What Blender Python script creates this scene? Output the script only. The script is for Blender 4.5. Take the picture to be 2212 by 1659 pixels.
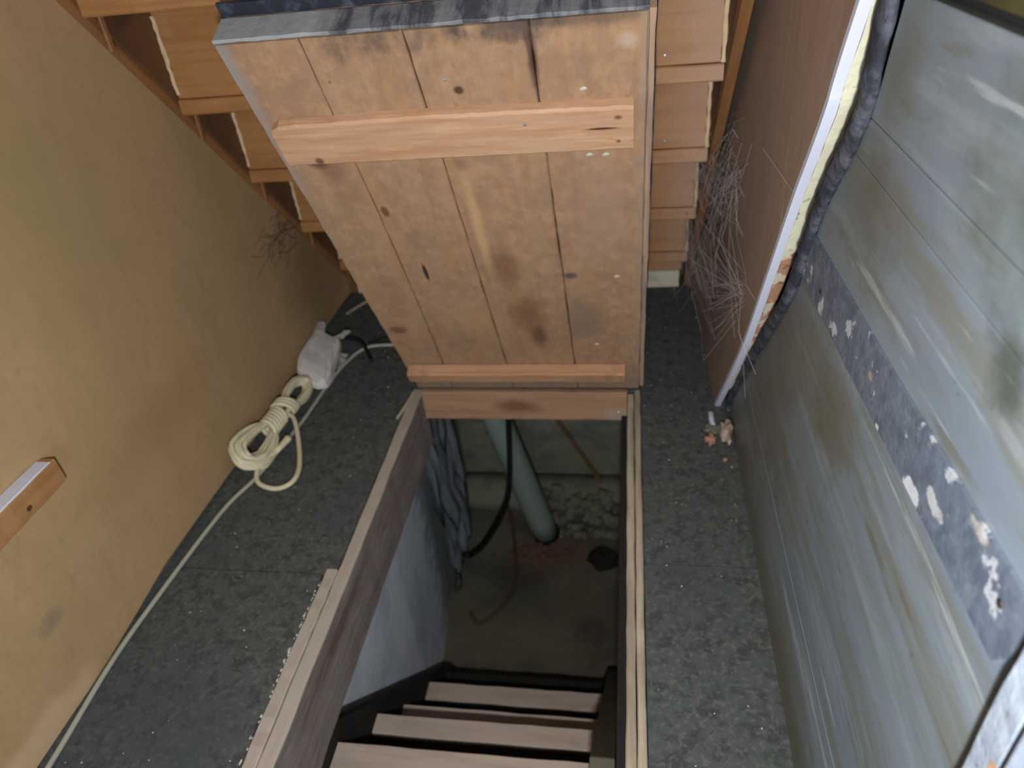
import bpy, bmesh, math, random
from mathutils import Vector, Matrix, noise
for o in list(bpy.data.objects): bpy.data.objects.remove(o, do_unlink=True)
S = 0.65            # measured units -> metres
scene = bpy.context.scene
col = scene.collection
rnd = random.Random(7)

# ------------------------------------------------------------------ camera
cd = bpy.data.cameras.new('camera'); cam = bpy.data.objects.new('camera', cd); col.objects.link(cam)
R = ((0.98697196, 0.0011848, -0.16088797), (0.1320839, -0.57695705, 0.80602382), (-0.09187047, -0.81677363, -0.56959693))
cam.matrix_world = Matrix(((R[0][0], -R[0][1], -R[0][2], 0), (R[1][0], -R[1][1], -R[1][2], 0), (R[2][0], -R[2][1], -R[2][2], 1.7*S), (0, 0, 0, 1)))
cd.sensor_width = 36; cd.lens = 1550/2212*36; cd.clip_start = .01
cd.dof.use_dof = True; cd.dof.focus_distance = 1.35*S; cd.dof.aperture_fstop = 4.5
scene.camera = cam
# ------------------------------------------------------------------ light
w = bpy.data.worlds.new('world'); scene.world = w; w.use_nodes = True
w.node_tree.nodes['Background'].inputs[0].default_value = (.80, .90, 1, 1)
w.node_tree.nodes['Background'].inputs[1].default_value = .16
def area(name, loc, target, size, power, colr, sy=None):
    l = bpy.data.lights.new(name, 'AREA'); l.size = size*S; l.energy = power; l.color = colr
    if sy: l.shape = 'RECTANGLE'; l.size_y = sy*S
    o = bpy.data.objects.new(name, l); col.objects.link(o)
    o.location = Vector(loc)*S
    o.rotation_euler = (Vector(target)-Vector(loc)).to_track_quat('-Z', 'Y').to_euler()
    return o
area('phone_light', (.0, -.20, 1.56), (-.35, 2.2, .35), .06, 13, (.98, .98, 1))
area('doorway_daylight', (-.30, -1.1, 1.0), (0, 2, .3), .8, 4.2, (.72, .86, 1), .8)
scene.view_settings.view_transform = 'Standard'; scene.view_settings.look = 'None'
scene.view_settings.exposure = .5; scene.view_settings.gamma = 1; scene.view_settings.use_curve_mapping = False

# ------------------------------------------------------------------ helpers
def C(r, g, b):     # sRGB 0-255 -> linear
    f = lambda c: (c/255/12.92) if c/255 <= .04045 else ((c/255+.055)/1.055)**2.4
    return (f(r), f(g), f(b), 1)

def mat(name, base, layers=(), rough=.8, bump=(60, .15), stretch=(1, 1, 1), metal=0, spec=.3, rand=True, org=None):
    m = bpy.data.materials.new(name); m.use_nodes = True
    nt = m.node_tree; N = nt.nodes; L = nt.links
    bs = N['Principled BSDF']; bs.inputs['Roughness'].default_value = rough
    bs.inputs['Metallic'].default_value = metal; bs.inputs['Specular IOR Level'].default_value = spec
    tc = N.new('ShaderNodeTexCoord')
    def vm(op, a, b):
        n = N.new('ShaderNodeVectorMath'); n.operation = op
        for i, x in enumerate((a, b)):
            if hasattr(x, 'is_output'): L.new(x, n.inputs[i])
            else: n.inputs[i].default_value = x
        return n.outputs['Value'] if op == 'LENGTH' else n.outputs[0]
    def ma(op, a, b=0, clamp=False):
        n = N.new('ShaderNodeMath'); n.operation = op; n.use_clamp = clamp
        for i, x in enumerate((a, b)):
            if hasattr(x, 'is_output'): L.new(x, n.inputs[i])
            else: n.inputs[i].default_value = x
        return n.outputs[0]
    def sm(v, lo, hi):
        n = N.new('ShaderNodeMapRange'); n.interpolation_type = 'SMOOTHSTEP'
        L.new(v, n.inputs[0])
        if lo <= hi: n.inputs[1].default_value = lo; n.inputs[2].default_value = hi
        else:
            n.inputs[1].default_value = hi; n.inputs[2].default_value = lo
            n.inputs[3].default_value = 1; n.inputs[4].default_value = 0
        return n.outputs[0]
    co = vm('MULTIPLY', tc.outputs['Object'], (1/S, 1/S, 1/S))
    if org: co = vm('ADD', co, org)
    cr = co
    if rand:
        oi = N.new('ShaderNodeObjectInfo')
        off = vm('MULTIPLY', oi.outputs['Random'], (0, 0, 0)); n = off.node
        L.new(oi.outputs['Random'], n.inputs[0]); n.inputs[1].default_value = (31, 47, 23)
        cr = vm('ADD', co, off)
    def noi(vec, sc, det=5, dist=0):
        n = N.new('ShaderNodeTexNoise'); n.inputs['Scale'].default_value = 1
        n.inputs['Detail'].default_value = det; n.inputs['Distortion'].default_value = dist
        n.inputs['Roughness'].default_value = .62
        L.new(vm('MULTIPLY', vec, sc), n.inputs['Vector']); return n.outputs['Fac']
    rgb = N.new('ShaderNodeRGB'); rgb.outputs[0].default_value = base; cur = rgb.outputs[0]
    warp = None
    for l in layers:
        if l[0] == 'n':      # ('n', scale3, lo, hi, colour, amount)
            msk = sm(noi(cr, l[1]), l[2], l[3])
        elif l[0] == 'b':    # ('b', centre, radii, colour, amount, softness, distortion)
            if warp is None: warp = ma('SUBTRACT', noi(co, (13, 9, 13), 9), .5)
            d = vm('DIVIDE', vm('SUBTRACT', co, l[1]), l[2]); d = vm('LENGTH', d, (0, 0, 0))
            d = ma('ADD', d, ma('MULTIPLY', warp, l[6]))
            msk = sm(d, 1, 1-l[5])
        elif l[0] == 'e':    # ('e', axis, edge, width, colour, amount, distortion): band beyond a coordinate (sign of width = side)
            if warp is None: warp = ma('SUBTRACT', noi(co, (13, 9, 13), 9), .5)
            sp = N.new('ShaderNodeSeparateXYZ'); L.new(co, sp.inputs[0])
            d = ma('ADD', sp.outputs['XYZ'.index(l[1])], ma('MULTIPLY', warp, l[6]))
            msk = sm(d, l[2], l[2]+abs(l[3])) if l[3] > 0 else sm(d, l[2], l[2]-abs(l[3]))
        elif l[0] == 'v':    # ('v', scale, radius, colour, amount) specks
            n = N.new('ShaderNodeTexVoronoi'); n.inputs['Scale'].default_value = l[1]
            L.new(cr, n.inputs['Vector']); sp = N.new('ShaderNodeSeparateColor'); L.new(n.outputs['Color'], sp.inputs[0])
            msk = ma('MULTIPLY', sm(n.outputs['Distance'], l[2], l[2]*.5), sm(sp.outputs[0], .55, .6))
        colr, amt = (l[4], l[5]) if l[0] in 'ne' else ((l[3], l[4]))
        mx = N.new('ShaderNodeMix'); mx.data_type = 'RGBA'
        L.new(ma('MULTIPLY', msk, amt), mx.inputs[0]); L.new(cur, mx.inputs[6]); mx.inputs[7].default_value = colr
        cur = mx.outputs[2]
    L.new(cur, bs.inputs['Base Color'])
    if bump:
        b = N.new('ShaderNodeBump'); b.inputs['Strength'].default_value = bump[1]; b.inputs['Distance'].default_value = .004
        L.new(noi(cr, tuple(bump[0]*s for s in stretch), 6), b.inputs['Height']); L.new(b.outputs[0], bs.inputs['Normal'])
    return m

def tag(o, label=None, cat=None, group=None, kind=None):
    if label: o['label'] = label
    if cat: o['category'] = cat
    if group: o['group'] = group
    if kind: o['kind'] = kind
    return o
ORG = {}
def thing(name, loc, label=None, cat=None, group=None, kind=None, rot=None):
    o = bpy.data.objects.new(name, None); o.empty_display_size = .03; col.objects.link(o)
    o.location = Vector(loc)*S
    if rot: o.rotation_euler = rot
    ORG[o.name] = Vector((0, 0, 0)) if rot else Vector(loc)
    return tag(o, label, cat, group, kind)
def obj(name, bm, m, parent=None, loc=None, smooth=False, **k):
    """bm is in measured units, world frame (or the parent's local frame when that one is turned)"""
    org = ORG[parent.name] if parent else (Vector(loc) if loc else Vector((0, 0, 0)))
    bmesh.ops.recalc_face_normals(bm, faces=bm.faces)
    for v in bm.verts: v.co = (v.co-org)*S
    me = bpy.data.meshes.new(name); bm.to_mesh(me); bm.free()
    if smooth:
        for p in me.polygons: p.use_smooth = True
    me.materials.append(m)
    o = bpy.data.objects.new(name, me); col.objects.link(o)
    if parent: o.parent = parent
    else: o.location = org*S
    ORG[o.name] = org
    return tag(o, k.get('label'), k.get('cat'), k.get('group'), k.get('kind'))
def BM(): return bmesh.new()
def box(bm, x, y, z, bev=.003):
    r = bmesh.ops.create_cube(bm, size=1)
    vs = r['verts']
    for v in vs:
        v.co = Vector((x[0]+(v.co.x+.5)*(x[1]-x[0]), y[0]+(v.co.y+.5)*(y[1]-y[0]), z[0]+(v.co.z+.5)*(z[1]-z[0])))
    if bev:
        es = list({e for v in vs for e in v.link_edges})
        bmesh.ops.bevel(bm, geom=es, offset=bev, segments=1, affect='EDGES')
    return bm
def loft(bm, rings, cap=True, closed=False):
    V = [[bm.verts.new(p) for p in r] for r in rings]; n = len(V[0])
    for a in range(len(V)-(0 if closed else 1)):
        A, B = V[a], V[(a+1) % len(V)]
        for i in range(n):
            bm.faces.new((A[i], A[(i+1) % n], B[(i+1) % n], B[i]))
    if cap and not closed:
        bm.faces.new(V[0]); bm.faces.new(V[-1])
    return bm
def plank(bm, x, y, z, axis, n=14, j=.002, c=.004, seed=0):
    """hand-sawn board: chamfered section, slightly wandering along its length"""
    R_ = (x, y, z); ai = 'xyz'.index(axis); bi, ci = [i for i in range(3) if i != ai]
    b0, b1 = R_[bi]; c0, c1 = R_[ci]; r = random.Random(seed*13+5)
    rings = []
    for k in range(n+1):
        a = R_[ai][0]+(R_[ai][1]-R_[ai][0])*k/n
        e = [r.uniform(-j, j) for _ in range(4)]
        sec = [(b0+c+e[0], c0), (b1-c+e[1], c0), (b1+e[1], c0+c), (b1+e[1], c1-c+e[3]), (b1-c+e[1], c1+e[3]), (b0+c+e[0], c1+e[3]), (b0+e[0], c1-c+e[3]), (b0+e[0], c0+c)]
        ring = []
        for p, q in sec:
            v = [0, 0, 0]; v[ai] = a; v[bi] = p; v[ci] = q; ring.append(tuple(v))
        rings.append(ring)
    return loft(bm, rings)
def prism(bm, pts, axis, a, b):
    """polygon pts in the two other axes, extruded a..b"""
    ai = 'xyz'.index(axis); bi, ci = [i for i in range(3) if i != ai]
    def mk(t):
        out = []
        for p, q in pts:
            v = [0, 0, 0]; v[ai] = t; v[bi] = p; v[ci] = q; out.append(bm.verts.new(v))
        return out
    A, B = mk(a), mk(b); n = len(pts)
    bm.faces.new(A); bm.faces.new(B[::-1])
    for i in range(n): bm.faces.new((A[i], B[i], B[(i+1) % n], A[(i+1) % n]))
    return bm
def spline(pts, n=8, closed=False):
    P = [Vector(p) for p in pts]; out = []; m = len(P)
    for i in range(m if closed else m-1):
        if closed: p0, p1, p2, p3 = P[i-1], P[i], P[(i+1) % m], P[(i+2) % m]
        else: p0, p1, p2, p3 = P[max(i-1, 0)], P[i], P[i+1], P[min(i+2, m-1)]
        for k in range(n):
            t = k/n
            out.append(.5*((2*p1)+(p2-p0)*t+(2*p0-5*p1+4*p2-p3)*t*t+(3*p1-p0-3*p2+p3)*t**3))
    if not closed: out.append(P[-1])
    return out
def tube(bm, path, r, seg=8, closed=False):
    path = [Vector(p) for p in path]; n = len(path); rings = []; up = Vector((0.13, .21, .97))
    prev = None
    for i, p in enumerate(path):
        if closed: t = path[(i+1) % n]-path[i-1]
        else: t = path[min(i+1, n-1)]-path[max(i-1, 0)]
        t.normalize()
        if prev is None: a = t.cross(up).normalized()
        else: a = (prev-t*prev.dot(t)).normalized()
        prev = a; b = t.cross(a); rr = r(i/(n-1)) if callable(r) else r
        rings.append([p+a*rr*math.cos(2*math.pi*k/seg)+b*rr*math.sin(2*math.pi*k/seg) for k in range(seg)])
    return loft(bm, rings, True, closed)
def lump(bm, c, r, sub=2, amp=.25, f=1.7, seed=0):
    g = bmesh.ops.create_icosphere(bm, subdivisions=sub, radius=1)
    for v in g['verts']:
        d = 1+amp*noise.noise(v.co*f+Vector((seed*3.1, seed*1.7, 0)))*1.6
        v.co = Vector((c[0]+v.co.x*r[0]*d, c[1]+v.co.y*r[1]*d, c[2]+v.co.z*r[2]*d))
    return bm

# ------------------------------------------------------------------ materials
M = {}
M['ply'] = mat('plywood', C(172, 142, 104), [('n', (1.2, 3.5, 1.2), .40, .68, C(152, 130, 88), .6), ('n', (3, 3, 3), .5, .75, C(178, 146, 106), .6), ('n', (8, 14, 5), .55, .8, C(140, 116, 80), .4), ('n', (40, 40, 40), .5, .75, C(140, 112, 80), .3),
    ('v', 4, .022, C(90, 66, 40), .6), ('b', (-1.44, .75, .02), (.3, .32, .10), C(200, 172, 138), .55, .5, .6), ('b', (-1.44, .98, .27), (.1, .06, .04), C(120, 106, 90), .5, .8, 1.8), ('b', (-1.44, 1.6, .42), (.2, .5, .14), C(150, 118, 76), .4, .8, 1.2),
    ('b', (-1.44, 2.9, .3), (.3, .5, .45), C(124, 98, 68), .55, .8, .8), ('b', (-1.44, 1.3, 1.2), (.3, .8, .5), C(146, 130, 88), .6, .9, .8)], .75, (26, .12), (1, 1, 1), rand=False)
M['stair'] = mat('stair_pine', C(158, 112, 66), [('n', (1.6, 9, 9), .42, .66, C(132, 86, 44), .6), ('n', (3, 3, 3), .5, .72, C(172, 130, 86), .6), ('n', (1.5, 46, 46), .46, .64, C(134, 88, 50), .5), ('n', (20, 4, 1.5), .5, .66, C(146, 104, 66), .35), ('v', 3.2, .05, C(90, 50, 32), .8), ('e', 'X', .0, .3, C(178, 146, 124), .65, .1)], .6, (20, .12), (.15, 2, 2), org=(-.58, 3.25, 0))  # X layer: paler right end stands in for stronger light there
M['edge'] = mat('stringer_edge', C(140, 96, 58), [('n', (16, 3, 3), .4, .7, C(112, 74, 44), .6)], .65, (20, .15))
M['stair_end'] = mat('sawn_edge', C(205, 178, 140), [('n', (30, 30, 10), .45, .7, C(165, 130, 90), .6)], .7, (40, .2))
M['stringer'] = mat('stringer_wood', C(104, 72, 46), [('n', (16, 3, 3), .4, .7, C(84, 54, 34), .7), ('n', (5, 5, 5), .5, .75, C(66, 46, 34), .7)], .7, (20, .15))
M['door'] = mat('trapdoor_pine', C(150, 120, 94), [
    ('n', (16, 1.6, 8), .42, .66, C(142, 106, 78), .45), ('n', (26, 22, 26), .44, .62, C(174, 138, 104), .45), ('n', (44, 30, 44), .55, .68, C(124, 92, 68), .35), ('n', (60, 4, 20), .45, .7, C(140, 100, 68), .28), ('n', (4, 3, 4), .50, .72, C(172, 136, 104), .5), ('n', (7, 9, 7), .50, .66, C(134, 106, 84), .5), ('n', (12, 5, 12), .52, .66, C(160, 122, 82), .5),
    ('b', (-.372, .80, 0), (.07, .17, .2), C(110, 74, 48), .62, .9, 1.0), ('b', (-.338, .545, 0), (.09, .16, .2), C(104, 68, 42), .65, .9, 1.0), ('b', (-.315, .41, 0), (.045, .10, .2), C(70, 42, 26), .7, .8, .8),
    ('b', (-.15, .50, 0), (.09, .17, .2), C(116, 98, 84), .6, .7, 1.2), ('b', (-.09, 1.02, 0), (.12, .30, .2), C(150, 122, 104), .55, .8, 1.0),
    ('b', (-.425, 1.0, 0), (.022, .33, .2), C(188, 152, 106), .7, .9, .9), ('b', (-.50, .5, 0), (.12, .12, .2), C(168, 130, 88), .5, .9, 1),
    ('b', (-.80, 1.27, 0), (.042, .045, .1), C(74, 46, 40), .85, .6, .5), ('b', (-.77, 1.235, 0), (.06, .06, .1), C(110, 80, 66), .5, .8, .8), ('b', (-.385, 1.455, 0), (.016, .015, .1), C(66, 40, 30), .9, .6, .4), ('b', (-.18, .755, 0), (.032, .022, .1), C(84, 66, 66), .85, .6, 1),
    ('b', (-.631, .788, 0), (.009, .055, .1), C(44, 28, 20), .95, .5, .4), ('b', (-.816, .461, 0), (.04, .030, .1), C(96, 56, 38), .7, .5, .4), ('b', (-.678, 1.069, 0), (.014, .03, .1), C(80, 54, 34), .8, .6, .6),
    ('b', (-.425, 1.23, 0), (.03, .035, .1), C(120, 84, 66), .6, .8, .8),
    ('b', (-.53, 1.60, 0), (.21, .07, .2), C(62, 56, 56), .7, .95, 3), ('b', (-.24, 1.61, 0), (.12, .06, .2), C(56, 52, 54), .7, .9, 3), ('b', (-.10, 1.61, 0), (.18, .03, .2), C(70, 64, 60), .6, .8, 1.6),
    ('b', (.0, 1.55, 0), (.035, .028, .1), C(182, 166, 150), .5, .8, 1.5), ('b', (-.207, 1.52, 0), (.016, .10, .1), C(64, 44, 36), .8, .7, 1.2),
    ('e', 'Y', .14, -.05, C(120, 108, 100), .5, .08), ('b', (-.30, .09, 0), (.10, .025, .2), C(84, 60, 44), .7, .4, .3),
    ('e', 'X', -.86, -.04, C(134, 130, 128), .75, .10), ('e', 'X', .012, .03, C(140, 126, 114), .5, .06), ('v', 5, .03, C(96, 62, 40), .6)], .72, (34, .3), (1.6, .25, 1), rand=False)
M['cleat'] = mat('cleat_pine', C(180, 143, 112), [('n', (2.5, 34, 34), .4, .65, C(162, 116, 80), .6), ('n', (6, 50, 50), .5, .7, C(200, 160, 124), .5), ('n', (2, 12, 12), .62, .68, C(130, 88, 60), .5), ('b', (-.78, 1.29, 0), (.016, .016, .2), C(92, 56, 40), .85, .6, .4), ('b', (-.025, 1.375, 0), (.014, .010, .1), C(90, 54, 36), .8, .6, .4), ('b', (-.025, 1.305, 0), (.009, .007, .1), C(84, 54, 40), .8, .6, .3), ('b', (-.06, 1.345, 0), (.06, .005, .1), C(56, 34, 26), .95, .6, 1)], .65, (26, .25), (.2, 2, 2), rand=False)
M['cleat2'] = mat('cleat_pine_lower', C(176, 136, 104), [('n', (2.5, 34, 34), .4, .65, C(160, 110, 72), .6), ('n', (4, 4, 4), .55, .7, C(130, 96, 70), .6)], .7, (26, .25), (.2, 2, 2))
M['header'] = mat('header_wood', C(156, 122, 94), [('n', (2.5, 30, 30), .4, .66, C(132, 98, 72), .6), ('b', (-.45, 2.33, -.06), (.14, .1, .05), C(96, 58, 38), .75, .8, .8), ('b', (-.04, 2.33, -.1), (.08, .1, .05), C(150, 138, 130), .6, .7, .6), ('e', 'Z', -.11, -.03, C(110, 70, 56), .6, .04)], .75, (26, .25), (.2, 2, 2), org=(-.44, 1.43, 0), rand=False)
M['dirty'] = mat('grimy_paint', C(118, 120, 124), [('n', (16, 3, 3), .44, .56, C(58, 60, 68), .85), ('n', (30, 9, 9), .5, .65, C(140, 140, 142), .5), ('b', (-.80, 1.62, -.05), (.19, .2, .3), C(150, 154, 156), .85, .4, .5), ('v', 12, .08, C(24, 22, 24), .7)], .8, (40, .4))
M['rebate'] = mat('weathered_board', C(160, 132, 108), [('n', (30, 2, 30), .45, .65, C(104, 92, 88), .7), ('n', (9, 5, 9), .5, .7, C(176, 146, 116), .5), ('v', 9, .07, C(60, 42, 34), .7)], .8, (50, .3), (2, .3, 2))
M['lino_dark'] = mat('lino_back', C(38, 42, 52), [('n', (20, 20, 20), .5, .7, C(92, 98, 112), .5)], .6, (40, .3))
M['lino'] = mat('speckled_lino', C(78, 81, 79), [('n', (22, 22, 22), .45, .62, C(48, 51, 50), .6), ('n', (60, 60, 60), .5, .62, C(98, 101, 94), .6), ('n', (2, 2, 2), .45, .7, C(70, 70, 76), .7), ('n', (8, 8, 8), .5, .7, C(66, 78, 68), .5), ('n', (70, 70, 70), .60, .68, C(122, 104, 96), .3),
    ('v', 26, .07, C(112, 116, 106), .4), ('v', 7, .02, C(150, 150, 138), .6)], .85, (60, .25), rand=False, spec=.15)
M['frame'] = mat('frame_wood', C(126, 118, 112), [('n', (30, 2, 14), .42, .66, C(108, 94, 86), .6), ('n', (4, 2.5, 4), .5, .72, C(124, 118, 118), .6), ('b', (-.86, 1.22, -.07), (.1, .42, .045), C(92, 66, 52), .7, .8, .7), ('n', (40, 4, 40), .52, .7, C(164, 152, 140), .45), ('e', 'Z', -.012, .01, C(182, 168, 152), .6, .02)], .85, (30, .35), (1.6, .3, 1.6), org=(-.44, 1.43, 0), rand=False)
M['framer'] = mat('frame_wood_right', C(170, 156, 134), [('n', (50, 2, 30), .44, .64, C(128, 112, 94), .6), ('n', (5, 4, 5), .52, .7, C(190, 180, 156), .6), ('n', (9, 5, 9), .6, .72, C(130, 92, 74), .5)], .8, (30, .35), (1.6, .3, 1.6))
M['panel'] = mat('brown_hardboard', C(156, 134, 118), [('n', (3, 1.6, 1.6), .42, .68, C(140, 116, 98), .6), ('n', (6, 26, 1.2), .50, .68, C(170, 148, 128), .5), ('n', (6, 50, 2), .55, .7, C(120, 98, 82), .4), ('n', (30, 30, 30), .55, .75, C(122, 100, 84), .3),
    ('b', (.33, 2.55, .62), (.3, .38, .42), C(84, 62, 54), .7, .9, 1.2), ('v', 10, .03, C(180, 150, 120), .7), ('b', (.335, 1.63, 1.12), (.2, .010, .25), C(176, 144, 108), .55, .8, .1), ('b', (.335, 1.60, 1.0), (.2, .006, .10), C(214, 180, 138), .75, .6, .1)], .5, (12, .1), spec=.4, org=(.31, 2.8, 0), rand=False)
M['white'] = mat('white_gloss_trim', C(204, 207, 222), [('n', (6, 6, 6), .55, .75, C(190, 192, 204), .4)], .45, (30, .1))
M['cream'] = mat('peeling_cream_paint', C(212, 209, 182), [('n', (7, 7, 7), .5, .7, C(194, 190, 160), .5), ('b', (.37, 1.70, .72), (.2, .30, .28), C(172, 124, 94), .95, .25, 2.6), ('n', (20, 20, 14), .47, .53, C(206, 200, 176), .85), ('n', (24, 24, 24), .62, .68, C(112, 88, 66), .8), ('v', 14, .06, C(90, 74, 56), .8), ('e', 'Z', .25, -.2, C(168, 150, 120), .6, .1)], .6, (26, .5), org=(.31, 2.8, 0), rand=False)
M['foam'] = mat('grimy_foam', C(44, 46, 54), [('n', (16, 16, 16), .42, .66, C(92, 94, 104), .7), ('n', (50, 50, 50), .5, .66, C(24, 24, 28), .6)], .95, (50, .9))
M['grey'] = mat('grey_gloss_paint', C(124, 136, 143), [
    ('n', (2, 1.4, 3), .44, .64, C(112, 124, 136), .7), ('n', (3, 1.1, 9), .47, .60, C(112, 112, 100), .65), ('n', (3, 1.6, 16), .52, .66, C(146, 154, 160), .5),
    ('b', (.37, 1.72, .55), (.3, .50, .50), C(104, 100, 86), .80, .8, 1.8), ('b', (.37, 1.12, .85), (.3, .22, .16), C(102, 98, 80), .7, .9, 2.4), ('b', (.37, 1.13, 1.22), (.3, .20, .16), C(96, 95, 80), .7, .9, 1.8), ('b', (.37, 1.12, 1.44), (.3, .10, .12), C(102, 100, 84), .6, .9, 1.8), ('b', (.37, .64, 1.26), (.3, .09, .06), C(66, 72, 66), .8, .9, 2.4), ('b', (.37, .62, 1.42), (.3, .34, .20), C(82, 90, 76), .75, .9, 1.2),  # last blob: olive tint, widened to dim the wall where light falls off
    ('n', (3, 2.5, 14), .58, .70, C(100, 94, 74), .55), ('n', (4, 1.6, 26), .62, .70, C(172, 178, 180), .6), ('e', 'Z', .22, -.16, C(94, 90, 64), .8, .2), ('e', 'Y', .75, .8, C(108, 110, 106), .35, .5),
    ('n', (26, 26, 26), .66, .74, C(76, 78, 70), .5), ('v', 11, .035, C(70, 66, 60), .7), ('v', 15, .03, C(190, 194, 192), .7)], .42, (9, .12), spec=.4, rand=False, stretch=(1, .6, 1.6))
M['olive'] = mat('olive_paint', C(74, 74, 44), [('n', (6, 6, 6), .45, .7, C(54, 52, 32), .7)], .6, (12, .2))
M['gap'] = mat('dark_backing', C(34, 32, 30), [('n', (8, 8, 8), .5, .7, C(20, 18, 18), .8)], .95, (20, .4))
M['zinc'] = mat('galvanised_strip', C(110, 121, 136), [('n', (24, 24, 24), .42, .62, C(82, 92, 108), .6), ('n', (50, 50, 50), .5, .66, C(128, 140, 154), .6),
    ('b', (.36, .745, 1.0), (.1, .032, .020), C(222, 228, 232), .95, .2, 6), ('b', (.36, .70, 1.035), (.1, .03, .012), C(205, 208, 208), .9, .3, 6), ('b', (.36, .90, .985), (.1, .016, .010), C(226, 230, 234), .95, .3, 5), ('b', (.36, .74, 1.085), (.1, .03, .010), C(190, 186, 172), .9, .4, 6), ('b', (.36, .58, 1.095), (.1, .03, .012), C(196, 188, 178), .85, .4, 6), ('b', (.36, .97, 1.03), (.1, .014, .010), C(190, 150, 128), .9, .4, 1), ('b', (.36, 1.18, .99), (.1, .02, .010), C(214, 218, 222), .85, .4, 1.6),
    ('n', (16, 16, 16), .60, .635, C(205, 210, 216), .85)], .5, (30, .3), metal=.25, spec=.5, org=(.3705, .95, 1.03), rand=False)
M['peel'] = mat('peeling_white_paint', C(150, 162, 176), [('n', (20, 20, 20), .45, .62, C(176, 186, 196), .6), ('b', (.35, .40, .93), (.2, .02, .035), C(196, 148, 98), .9, .3, 2.4), ('n', (34, 34, 34), .64, .68, C(92, 98, 98), .7)], .55, (24, .8), rand=False)
M['cord'] = mat('cream_cord', C(206, 196, 164), [('n', (12, 12, 12), .5, .7, C(178, 166, 134), .5)], .5, None)
M['cable'] = mat('grey_white_cable', C(160, 158, 142), [('n', (12, 12, 12), .5, .7, C(130, 126, 110), .5)], .55, None)
M['black'] = mat('black_rubber', C(22, 22, 24), [], .5, None)
M['packet'] = mat('white_crumpled_paper', C(212, 206, 202), [('n', (14, 14, 14), .5, .7, C(170, 164, 162), .5)], .6, (20, .3))
M['batten'] = mat('batten_pine', C(158, 116, 74), [('n', (30, 3, 30), .42, .66, C(140, 92, 50), .5), ('b', (-1.41, 1.06, .585), (.1, .012, .010), C(60, 36, 24), .9, .5, .4)], .65, (20, .2), org=(-1.457, .69, .59), rand=False)
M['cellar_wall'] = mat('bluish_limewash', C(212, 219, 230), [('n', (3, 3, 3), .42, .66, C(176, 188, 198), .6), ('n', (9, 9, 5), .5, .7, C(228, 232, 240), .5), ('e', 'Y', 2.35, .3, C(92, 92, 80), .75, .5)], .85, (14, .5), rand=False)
M['cellar_back'] = mat('olive_plaster', C(120, 119, 102), [('n', (3, 3, 6), .42, .66, C(90, 89, 78), .7), ('n', (14, 14, 14), .55, .7, C(140, 140, 124), .5)], .9, (14, .6), rand=False)
M['earth'] = mat('cellar_earth', C(94, 90, 74), [('n', (3, 3, 3), .42, .66, C(68, 62, 52), .8), ('n', (12, 12, 12), .5, .7, C(104, 104, 92), .5), ('b', (-.48, 3.05, -1.75), (.36, .22, .3), C(112, 72, 54), .5, .9, 1.4)], .95, (24, .8), rand=False)
M['step'] = mat('cellar_step_wood', C(172, 156, 142), [('n', (3, 24, 24), .42, .66, C(150, 134, 120), .6), ('n', (5, 9, 5), .58, .72, C(128, 120, 124), .5)], .8, (24, .25), (.3, 2, 2))
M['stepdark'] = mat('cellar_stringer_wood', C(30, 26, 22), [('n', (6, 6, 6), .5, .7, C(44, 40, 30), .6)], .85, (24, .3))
M['stepside'] = mat('cellar_stringer_right_wood', C(88, 84, 70), [('n', (20, 6, 6), .5, .7, C(66, 60, 48), .6)], .85, (24, .3))
M['pvc'] = mat('grey_green_pipe', C(128, 140, 130), [('n', (4, 4, 4), .5, .75, C(108, 118, 106), .5)], .45, None)
M['rust'] = mat('rusty_rod', C(110, 84, 50), [('n', (12, 12, 12), .5, .7, C(80, 50, 30), .6)], .8, None)
M['redcable'] = mat('reddish_cable', C(82, 60, 48), [], .7, None)
M['plastic'] = mat('crumpled_bluish_plastic', C(160, 168, 172), [('n', (5, 5, 3), .42, .62, C(88, 98, 100), .7), ('n', (18, 18, 9), .55, .7, C(160, 170, 176), .6)], .5, (16, .5))
M['stone'] = mat('grey_rubble', C(112, 112, 96), [('n', (9, 9, 9), .45, .7, C(74, 70, 58), .7)], .95, (30, .6))
M['brickdark'] = mat('dull_brick', C(104, 72, 58), [('n', (14, 14, 14), .5, .7, C(92, 76, 64), .7)], .95, (40, .7))
M['brick'] = mat('terracotta_brick', C(160, 118, 98), [('n', (14, 14, 14), .5, .7, C(150, 120, 104), .7), ('v', 30, .2, C(196, 160, 132), .5)], .95, (40, .7))
M['plaster'] = mat('pinkish_plaster', C(176, 156, 140), [('n', (14, 14, 14), .5, .7, C(142, 120, 106), .7)], .95, (40, .7))
M['screw'] = mat('bright_screw', C(215, 220, 225), [], .3, None, metal=.8, spec=.6)
M['nail'] = mat('dark_nail', C(46, 36, 32), [], .6, None)
M['plinth'] = mat('offwhite_plinth', C(196, 190, 168), [('n', (9, 9, 9), .5, .7, C(160, 152, 130), .6)], .7, (20, .2))
M['flake'] = mat('pale_flakes', C(184, 182, 166), [], .9, None)
M['plaster_dark'] = mat('dim_plaster', C(96, 84, 70), [('n', (4, 4, 4), .5, .7, C(70, 60, 50), .6)], .9, (14, .3))

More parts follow.
